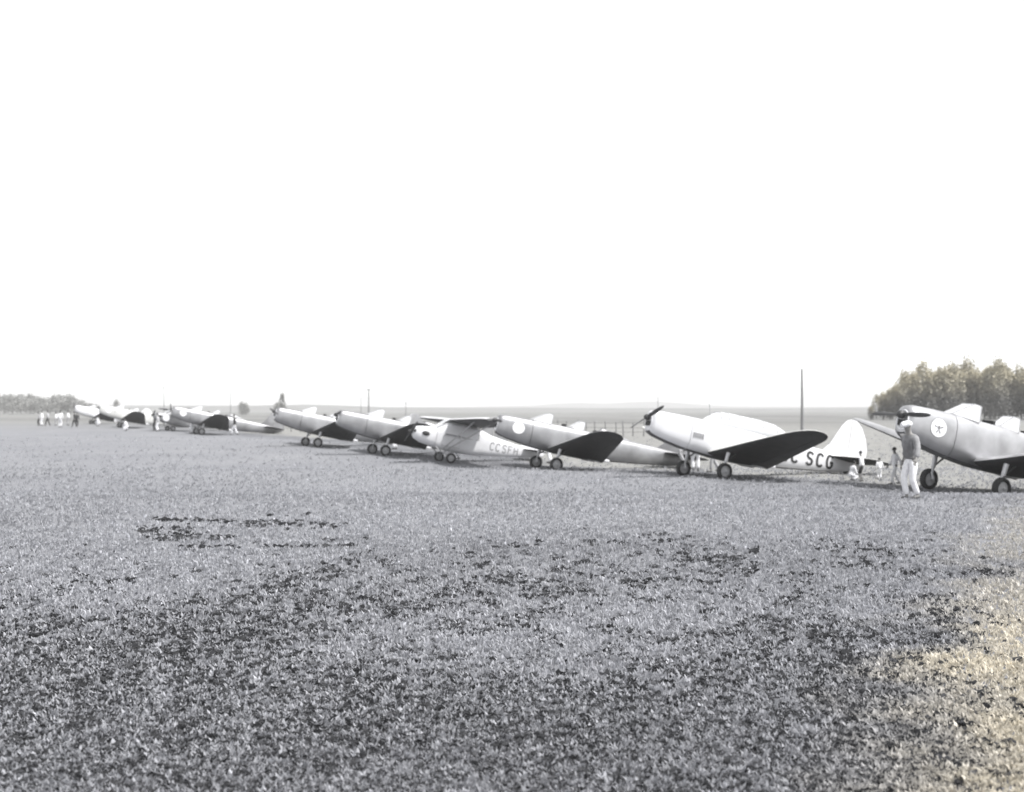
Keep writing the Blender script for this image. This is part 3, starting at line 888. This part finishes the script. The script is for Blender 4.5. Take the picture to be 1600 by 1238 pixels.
# ------------------------------------------------------------------ people
def skin_mesh(name, verts, edges, radii, m, sub=1, root=0):
    me = bpy.data.meshes.new(name); me.from_pydata(verts, edges, [])
    o = bpy.data.objects.new('tmp', me); COL.objects.link(o)
    md = o.modifiers.new('s', 'SKIN'); md.use_smooth_shade = True
    for i, r in enumerate(radii):
        r = r if hasattr(r, '__len__') else (r, r)
        me.skin_vertices[0].data[i].radius = r
    me.skin_vertices[0].data[root].use_root = True
    s = o.modifiers.new('u', 'SUBSURF'); s.levels = sub; s.render_levels = sub
    dg = bpy.context.evaluated_depsgraph_get()
    out = bpy.data.meshes.new_from_object(o.evaluated_get(dg))
    bpy.data.objects.remove(o)
    out.name = name; out.materials.clear(); out.materials.append(m)
    for p in out.polygons: p.use_smooth = True
    return out

def limb2(a, b, l1, l2, hint):
    """middle joint between a and b with segment lengths l1, l2 bent towards hint"""
    a, b = Vector(a), Vector(b); d = b - a; L = min(d.length, (l1 + l2) * .999); u = d.normalized()
    x = (l1 * l1 - l2 * l2 + L * L) / (2 * L); h = math.sqrt(max(0, l1 * l1 - x * x))
    n = Vector(hint); n = (n - u * n.dot(u)).normalized()
    return a + u * x + n * h

def person(px, d, label, shirt, trousers, hair='cloth_dark', face=180, height=1.75, pose='stand', cap=None, group=None, shorts=False, z_off=0, lod=1, pack=False):
    x = gxy(px, d)
    root = empty('person', (x, d, float(gz(x, d)) + z_off), R(face)); k = height / 1.75
    root.scale = (k, k, k)
    hipz = .93; lean = .03; fl = (.02, .10, .08); fr = (-.02, -.10, .08)
    hl = (.06, .30, .86); hr = (.06, -.30, .86)
    if pose == 'walk': fl = (.24, .09, .09); fr = (-.26, -.09, .12); hl = (-.14, .29, .86); hr = (.22, -.28, .90)
    if pose == 'main': fl = (-.13, .07, .10); fr = (.07, -.07, .08); hl = (.26, .42, .90); hr = (-.10, -.36, .92); lean = .06
    if pose == 'crouch': hipz = .34; lean = .18; fl = (.10, .15, .08); fr = (.05, -.15, .08); hl = (.42, .18, .35); hr = (.42, -.18, .35)
    if pose == 'bend': hipz = .88; lean = .38; hl = (.55, .18, .55); hr = (.55, -.18, .50)
    P = Vector((0, 0, hipz)); sp = Vector((lean * .4, 0, .26)); 
    if pose == 'bend': sp = Vector((.2, 0, .2))
    W = P + sp * .55; Cc = P + sp * 1.65 + Vector((lean * .2, 0, 0)); Nk = P + sp * 2.2 + Vector((lean * .3, 0, .0)); 
    Hd = Nk + Vector((.03 + lean * .15, 0, .10)); Ht = Hd + Vector((.02, 0, .13))
    Sl, Sr = Cc + Vector((0, .18, .05)), Cc + Vector((0, -.18, .05))
    if pose == 'bend':
        pass
    hl, hr, fl, fr = map(Vector, (hl, hr, fl, fr))
    def reach(S, h, m_): 
        v = h - S; return S + v.normalized() * min(v.length, m_)
    hl, hr = reach(Sl, hl, .57), reach(Sr, hr, .57)
    El, Er = limb2(Sl, hl, .30, .28, (-1, .35, 0)), limb2(Sr, hr, .30, .28, (-1, -.35, 0))
    HL, HR = P + Vector((0, .09, -.04)), P + Vector((0, -.09, -.04))
    Kl, Kr = limb2(HL, fl, .43, .42, (1, .1, .1)), limb2(HR, fr, .43, .42, (1, -.1, .1))
    hdl = hl + (hl - El).normalized() * .09; hdr = hr + (hr - Er).normalized() * .09
    Tl, Tr = fl + Vector((.15, .02, -.045)), fr + Vector((.15, -.02, -.045))
    V = [P, W, Cc, Nk, Hd, Ht, Sl, El, hl, hdl, Sr, Er, hr, hdr, HL, Kl, fl, Tl, HR, Kr, fr, Tr]
    E = [(0, 1), (1, 2), (2, 3), (3, 4), (4, 5), (2, 6), (6, 7), (7, 8), (8, 9), (2, 10), (10, 11), (11, 12), (12, 13), (0, 14), (14, 15), (15, 16), (16, 17), (0, 18), (18, 19), (19, 20), (20, 21)]
    Rr = [(.13, .11), (.12, .10), (.15, .11), .055, (.085, .075), (.085, .07), .06, .042, .028, .035, .06, .042, .028, .035, .085, .055, .038, .035, .085, .055, .038, .035]
    body = skin_mesh('body', V, E, Rr, M['skin'])
    bo = link('body', body, root)
    if lod:
        bm = bmesh.new(); bm.from_mesh(body)
        mb = MB(); hc = (Hd + Ht) / 2
        mb.ball(hc + Vector((.095, 0, -.01)), (.022, .014, .028)); mb.ball(hc + Vector((0, .085, 0)), (.02, .012, .032)); mb.ball(hc + Vector((0, -.085, 0)), (.02, .012, .032))
        for hd, h_ in ((hdl, hl), (hdr, hr)):
            dr = (hd - h_).normalized(); sd = Vector((1, 0, 0)) - dr * dr.x; sd.normalize()
            nn = dr.cross(sd)
            for q, (off, ln) in enumerate(((-.03, .065), (-.01, .08), (.01, .085), (.03, .075))):
                s0 = hd + sd * off; s1 = s0 + dr * ln * .55 + nn * .006; s2 = s0 + dr * ln + nn * (.02 if hd.y < 0 else -.02)
                mb.tube([s0 - dr * .02, s1, s2], [.010, .009, .007], 6)
            mb.tube([h_ + sd * .02 + dr * .02, h_ + sd * .055 + dr * .06, h_ + sd * .06 + dr * .09], [.012, .010, .008], 6)
        n0 = len(bm.verts)
        vs_ = [bm.verts.new(v) for v in mb.V]
        for f in mb.F:
            try: bm.faces.new([vs_[i] for i in f])
            except ValueError: pass
        for f in bm.faces: f.smooth = True
        bm.to_mesh(body); bm.free()
    # clothes
    lo = P + sp * .15
    Vs = [lo, W, Cc, Nk - Vector((.0, 0, .03)), Sl, El, El.lerp(hl, .85), Sr, Er, Er.lerp(hr, .85)]
    Es = [(0, 1), (1, 2), (2, 3), (2, 4), (4, 5), (5, 6), (2, 7), (7, 8), (8, 9)]
    Rs = [(.155, .13), (.15, .125), (.18, .135), .072, .085, .06, .048, .085, .06, .048]
    if pack: Rs[2] = (.215, .155); Rs[4] = Rs[7] = .10; Rs[5] = Rs[8] = .072; Rs[6] = Rs[9] = .06
    link('shirt', skin_mesh('shirt', Vs, Es, Rs, M[shirt], root=1), root)
    e = .93 if not shorts else .05
    Vt = [P + sp * .25, P, HL, Kl, Kl.lerp(fl, e), HR, Kr, Kr.lerp(fr, e)]
    Et = [(0, 1), (1, 2), (2, 3), (3, 4), (1, 5), (5, 6), (6, 7)]
    Rt = [(.14, .115), (.15, .125), .11, .078, .068, .11, .078, .068]
    link('shorts' if shorts else 'trousers', skin_mesh('trousers', Vt, Et, Rt, M[trousers], root=1), root)
    for f_ in (fl, fr):
        mb = MB(); mb.ball(f_ + Vector((.06, 0, -.035)), (.14, .052, .045), 0, 10); link('shoe', mb.mesh('shoe', [M['shoe']]), root)
    hc = (Hd + Ht) / 2
    mb = MB()
    if cap:
        mb.ball(hc + Vector((-.01, 0, .045)), (.112, .102, .08), 0, 14)
        mb.tube([hc + Vector((.07, 0, .04)), hc + Vector((.17, 0, .02))], [.075, .05], 10)
        link('cap', mb.mesh('cap', [M[cap]]), root)
    else:
        mb.ball(hc + Vector((-.025, 0, .035)), (.10, .098, .095), 0, 12); link('hair', mb.mesh('hair', [M[hair]]), root)
    tag(root, label, 'person', group)
    return root

person(1424, 29.3, 'man in white cap and white trousers walking beside the nearest aircraft nose', 'jacket', 'cloth_white', face=205, height=1.78, z_off=-.03, pose='main', cap='cloth_white', pack=True)
person(1399, 41.5, 'person in white partly hidden by the arm of the man in white cap', 'cloth_white', 'cloth_white', face=190, height=1.2, pose='walk')
person(1346, 43.5, 'small child in white shirt and dark shorts standing by the tail of the lettered aircraft', 'cloth_white', 'cloth_dark', face=150, height=1.02, shorts=True)
person(1329, 44.0, 'crouching child in white low beside the tail of the lettered aircraft', 'cloth_white', 'cloth_white', face=20, height=1.0, pose='crouch')
person(1374, 45.0, 'small child in pale clothes right of the child in dark shorts', 'cloth_white', 'cloth_white', face=90, height=.75)
G1 = 'people behind the parked aircraft'
person(1117, 50.5, 'person behind the near wheel of the canopied aircraft, light trousers showing', 'cloth_mid', 'cloth_pale', face=200, pose='walk', group=G1, lod=0)
person(1087, 52, 'person whose white legs show between the wheels of the canopied aircraft', 'cloth_pale', 'cloth_white', face=90, group=G1, lod=0)
person(1062, 53, 'person stooping left of the wheels of the canopied aircraft', 'cloth_mid', 'cloth_pale', face=0, pose='bend', group=G1, lod=0, height=1.5)
person(861, 63, 'person behind the disc nosed aircraft, white trousers between its wheels', 'cloth_mid', 'cloth_white', face=170, group=G1, lod=0)
person(712, 65.5, 'person standing under the wing of the high wing aeroplane in white trousers', 'cloth_pale', 'cloth_white', face=200, height=1.55, pose='walk', group=G1, lod=0)
person(750, 69, 'person behind the lettered high wing aeroplane, one dark one light leg', 'cloth_mid', 'cloth_pale', face=90, pose='walk', group=G1, lod=0, height=1.6)
person(818, 68, 'person behind the tail of the high wing aeroplane', 'cloth_mid', 'cloth_white', face=180, group=G1, lod=0, height=1.6)
person(618, 76, 'person behind the near wheel of the aircraft left of the high wing aeroplane', 'cloth_mid', 'cloth_white', face=160, group=G1, lod=0)
G2 = 'people at the far left of the row'
person(367, 109, 'person in dark top and bright white trousers by a dark wing tip', 'cloth_dark', 'cloth_white', face=180, pose='walk', group=G2, lod=0)
person(247, 123, 'person in bright white trousers in front of the far high wing aeroplane', 'cloth_pale', 'cloth_white', face=180, group=G2, lod=0)
person(242, 127, 'person in dark clothes touching shoulders with the one by the far high wing aeroplane', 'cloth_dark', 'cloth_dark', face=180, group=G2, lod=0)
person(199, 127, 'person in white crouching in front of the far pale aircraft wing', 'cloth_white', 'cloth_white', face=180, pose='crouch', group=G2, lod=0)
person(297, 116, 'person in white crouching by the wheels of the distant aircraft with long dark wing', 'cloth_white', 'cloth_white', face=0, pose='crouch', group=G2, lod=0)
person(151, 150, 'person in white crouching under the farthest white aircraft', 'cloth_white', 'cloth_white', face=0, pose='crouch', group=G2, lod=0)
person(61, 150, 'leftmost person of the far group, slim in dark clothes', 'cloth_mid', 'cloth_dark', face=180, group=G2, lod=0, height=1.6)
person(66, 151, 'person in white second from the left of the far group', 'cloth_white', 'cloth_white', face=180, group=G2, lod=0)
person(75, 149, 'person in dark suit standing legs apart in the far group', 'cloth_pale', 'cloth_dark', face=180, pose='walk', group=G2, lod=0)
person(88, 152, 'shorter person in grey and white between the dark suit and the tall white figure', 'cloth_white', 'cloth_mid', face=180, group=G2, lod=0, height=1.6)
person(94, 142, 'tall person all in white standing nearest in the far group', 'cloth_white', 'cloth_white', face=90, group=G2, lod=0, height=1.85)
person(107, 153, 'person in white shirt and grey trousers, rightmost of the far group before the aircraft', 'cloth_white', 'cloth_mid', face=180, group=G2, lod=0)
person(117, 143, 'person in black clothes next to the propeller of the farthest aircraft', 'cloth_dark', 'cloth_dark', face=180, group=G2, lod=0, height=1.7, pose='walk')
person(120, 144, 'second person in black clothes pressed close to the first by the farthest propeller', 'cloth_dark', 'cloth_dark', face=90, group=G2, lod=0, height=1.6)

# ------------------------------------------------------------------ grass of the field
def vnoise(x, y, s, seed):
    r = np.random.default_rng(seed).random((256, 256))
    x = x * s + 1000; y = y * s + 1000
    xi = np.floor(x).astype(int); yi = np.floor(y).astype(int); fx = x - xi; fy = y - yi
    fx = fx * fx * (3 - 2 * fx); fy = fy * fy * (3 - 2 * fy)
    g = lambda a, b: r[a % 256, b % 256]
    return (g(xi, yi) * (1 - fx) + g(xi + 1, yi) * fx) * (1 - fy) + (g(xi, yi + 1) * (1 - fx) + g(xi + 1, yi + 1) * fx) * fy
def fbm(x, y, s, seed): return (vnoise(x, y, s, seed) + .5 * vnoise(x, y, 2.1 * s, seed + 1) + .25 * vnoise(x, y, 4.3 * s, seed + 2)) / 1.75

def grass_material():
    m = bpy.data.materials.new('grass_blades'); m.use_nodes = True
    t = m.node_tree; b = t.nodes['Principled BSDF']; b.inputs['Roughness'].default_value = .8; b.inputs['Specular IOR Level'].default_value = .15
    a = t.nodes.new('ShaderNodeAttribute'); a.attribute_name = 'tint'
    t.links.new(a.outputs['Color'], b.inputs['Base Color'])
    tr = t.nodes.new('ShaderNodeBsdfTranslucent'); t.links.new(a.outputs['Color'], tr.inputs['Color'])
    mx = t.nodes.new('ShaderNodeMixShader'); mx.inputs[0].default_value = .4
    out = [q for q in t.nodes if q.type == 'OUTPUT_MATERIAL'][0]
    t.links.new(b.outputs[0], mx.inputs[1]); t.links.new(tr.outputs[0], mx.inputs[2]); t.links.new(mx.outputs[0], out.inputs['Surface'])
    return m
GM = grass_material()

def grass_field(name, label, n, y0, y1, nb, hbase, seed, dark):
    rr = np.random.default_rng(seed)
    t = rr.random(n)
    # spread evenly in angle below the horizon, so nearer ground carries more plants
    yy = (CAM_H - .43) / (1 / y1 * 1.0 * (CAM_H - .43) + t * ((CAM_H - .43) / y0 - (CAM_H - .43) / y1))
    xx = (rr.random(n) * 2 - 1) * .52 * yy * 1.05
    patch = fbm(xx, yy * .6, .8, 5)
    clump = fbm(xx, yy * .5, 5.0, 9)
    # scrub streaks on the left
    streak = ((np.abs((xx / yy) + .21 + .05 * (fbm(xx, yy, .6, 37) - .5)) < .08) & (yy > 18.5) & (yy < 25) & (fbm(xx * .5, yy * 2.2, 1.0, 31) > .47))
    dk = .55 * patch + 1.0 * clump + .30 * (1 - sstep(.35, .65, fbm(xx, yy * .8, .22, 71))) - .03 * np.maximum(yy - 9, 0)
    pdk = 1 / (1 + np.exp(-(dk - .84 - .012 * np.maximum(yy - 11, 0)) / .07))
    warm0 = sstep(-.7, .9, xx - 2.2 - .42 * (yy - 7.5) + 2.2 * (fbm(xx, yy, .9, 55) - .5))
    if dark:
        keep = ((rr.random(n) < .9 * pdk * (1 - warm0)) & (yy < 24)) | (streak & (rr.random(n) < .5 * sstep(.38, .62, fbm(xx * .5, yy * 2.2, 1.0, 31))))
    else:
        keep = rr.random(n) < (.55 + .45 * (clump > .45)) * (1 - sstep(45, 110, yy) * .9) * (1 - .35 * streak) * (1 - .45 * pdk)
    xx, yy, patch, clump = xx[keep], yy[keep], patch[keep], clump[keep]; n = len(xx)
    streak = streak[keep]
    zz = gz(xx, yy)
    low = fbm(xx, yy * .8, .22, 71)
    sc = hbase * (yy / 10) ** .38 * rr.uniform(.55, 1.3, n) * (1 + (.3 if dark else 0) * streak)
    if dark:
        base = rr.uniform(.04, .095, n)
    else:
        base = np.clip(.375 + .16 * (low - .5) - .035 * sstep(12, 26, yy) + rr.normal(0, 1, n) * (.05 - .03 * sstep(12, 22, yy)), .12, .5)
        br = rr.random(n) < .035; base[br] = rr.uniform(.4, .6, br.sum())
    # straw coloured stain painted into the grass on the near right
    warm = sstep(-.7, .9, xx - 2.2 - .42 * (yy - 7.5) + 2.2 * (fbm(xx, yy, .9, 55) - .5)) * (1 - .55 * sstep(10, 16, yy)) * (1 - sstep(18, 34, yy))
    warm = np.clip(warm, 0, 1) * (0 if dark else 1)
    V = np.zeros((n, nb, 4, 3)); C = np.ones((n, nb, 4, 4))
    for k in range(nb):
        a = rr.random(n) * 2 * np.pi; lean = rr.uniform(.1, .9 if not dark else 1.3, n); off = rr.random(n) * sc * .55; oa = rr.random(n) * 6.28
        w_ = sc * (rr.uniform(.10, .20, n) if not dark else rr.uniform(.22, .42, n)); h = sc * rr.uniform(.6, 1.1, n) * (.6 if dark else 1)
        bx, by = xx + np.cos(oa) * off, yy + np.sin(oa) * off
        px_, py_ = -np.sin(a) * w_, np.cos(a) * w_
        mx_, my_ = bx + np.cos(a) * lean * h * .35, by + np.sin(a) * lean * h * .35
        tx, ty = bx + np.cos(a) * lean * h, by + np.sin(a) * lean * h
        V[:, k, 0] = np.stack([bx - px_ * .6, by - py_ * .6, zz - .01], 1)
        V[:, k, 1] = np.stack([mx_ + px_, my_ + py_, zz + h * .55], 1)
        V[:, k, 2] = np.stack([tx, ty, zz + h * (1 - .25 * lean)], 1)
        V[:, k, 3] = np.stack([mx_ - px_, my_ - py_, zz + h * .55], 1)
        b_ = base * rr.uniform(.75, 1.25, n)
        C[:, k, :, 0] = (b_ * (1 + .70 * warm))[:, None]; C[:, k, :, 1] = (b_ * (1.01 + .56 * warm))[:, None]; C[:, k, :, 2] = (b_ * (1.075 + .24 * warm))[:, None]
    V = V.reshape(-1, 3); nf = n * nb
    me = bpy.data.meshes.new(name)
    me.vertices.add(len(V)); me.vertices.foreach_set('co', V.ravel())
    me.loops.add(nf * 4); me.loops.foreach_set('vertex_index', np.arange(nf * 4))
    me.polygons.add(nf); me.polygons.foreach_set('loop_start', np.arange(nf) * 4)
    me.update(calc_edges=True)
    ca = me.color_attributes.new('tint', 'FLOAT_COLOR', 'POINT'); ca.data.foreach_set('color', C.ravel())
    me.materials.append(GM); me.validate()
    o = link(name, me); tag(o, label, 'grass' if not dark else 'weeds', kind='stuff')
grass_field('grass', 'short pale grass blades covering the field in front of the aircraft', 215000, 5.5, 110, 5, .05, 1, False)
grass_field('weeds', 'dark low broad leaved weeds in blotches among the foreground grass', 100000, 5.5, 34, 4, .07, 2, True)

# ------------------------------------------------------------------ haze over the far fields
mb = MB(); mb.box((0, 2100, 14), (4400, 2400, 22.0))
hm = bpy.data.materials.new('haze'); hm.use_nodes = True
t_ = hm.node_tree
for n_ in list(t_.nodes):
    if n_.type == 'BSDF_PRINCIPLED': t_.nodes.remove(n_)
pv = t_.nodes.new('ShaderNodeVolumePrincipled'); pv.inputs['Color'].default_value = (.95, .95, .95, 1); pv.inputs['Density'].default_value = .00045
t_.links.new(pv.outputs[0], [n_ for n_ in t_.nodes if n_.type == 'OUTPUT_MATERIAL'][0].inputs['Volume'])
tag(link('haze', mb.mesh('haze', [hm], smooth=False)), kind='stuff')
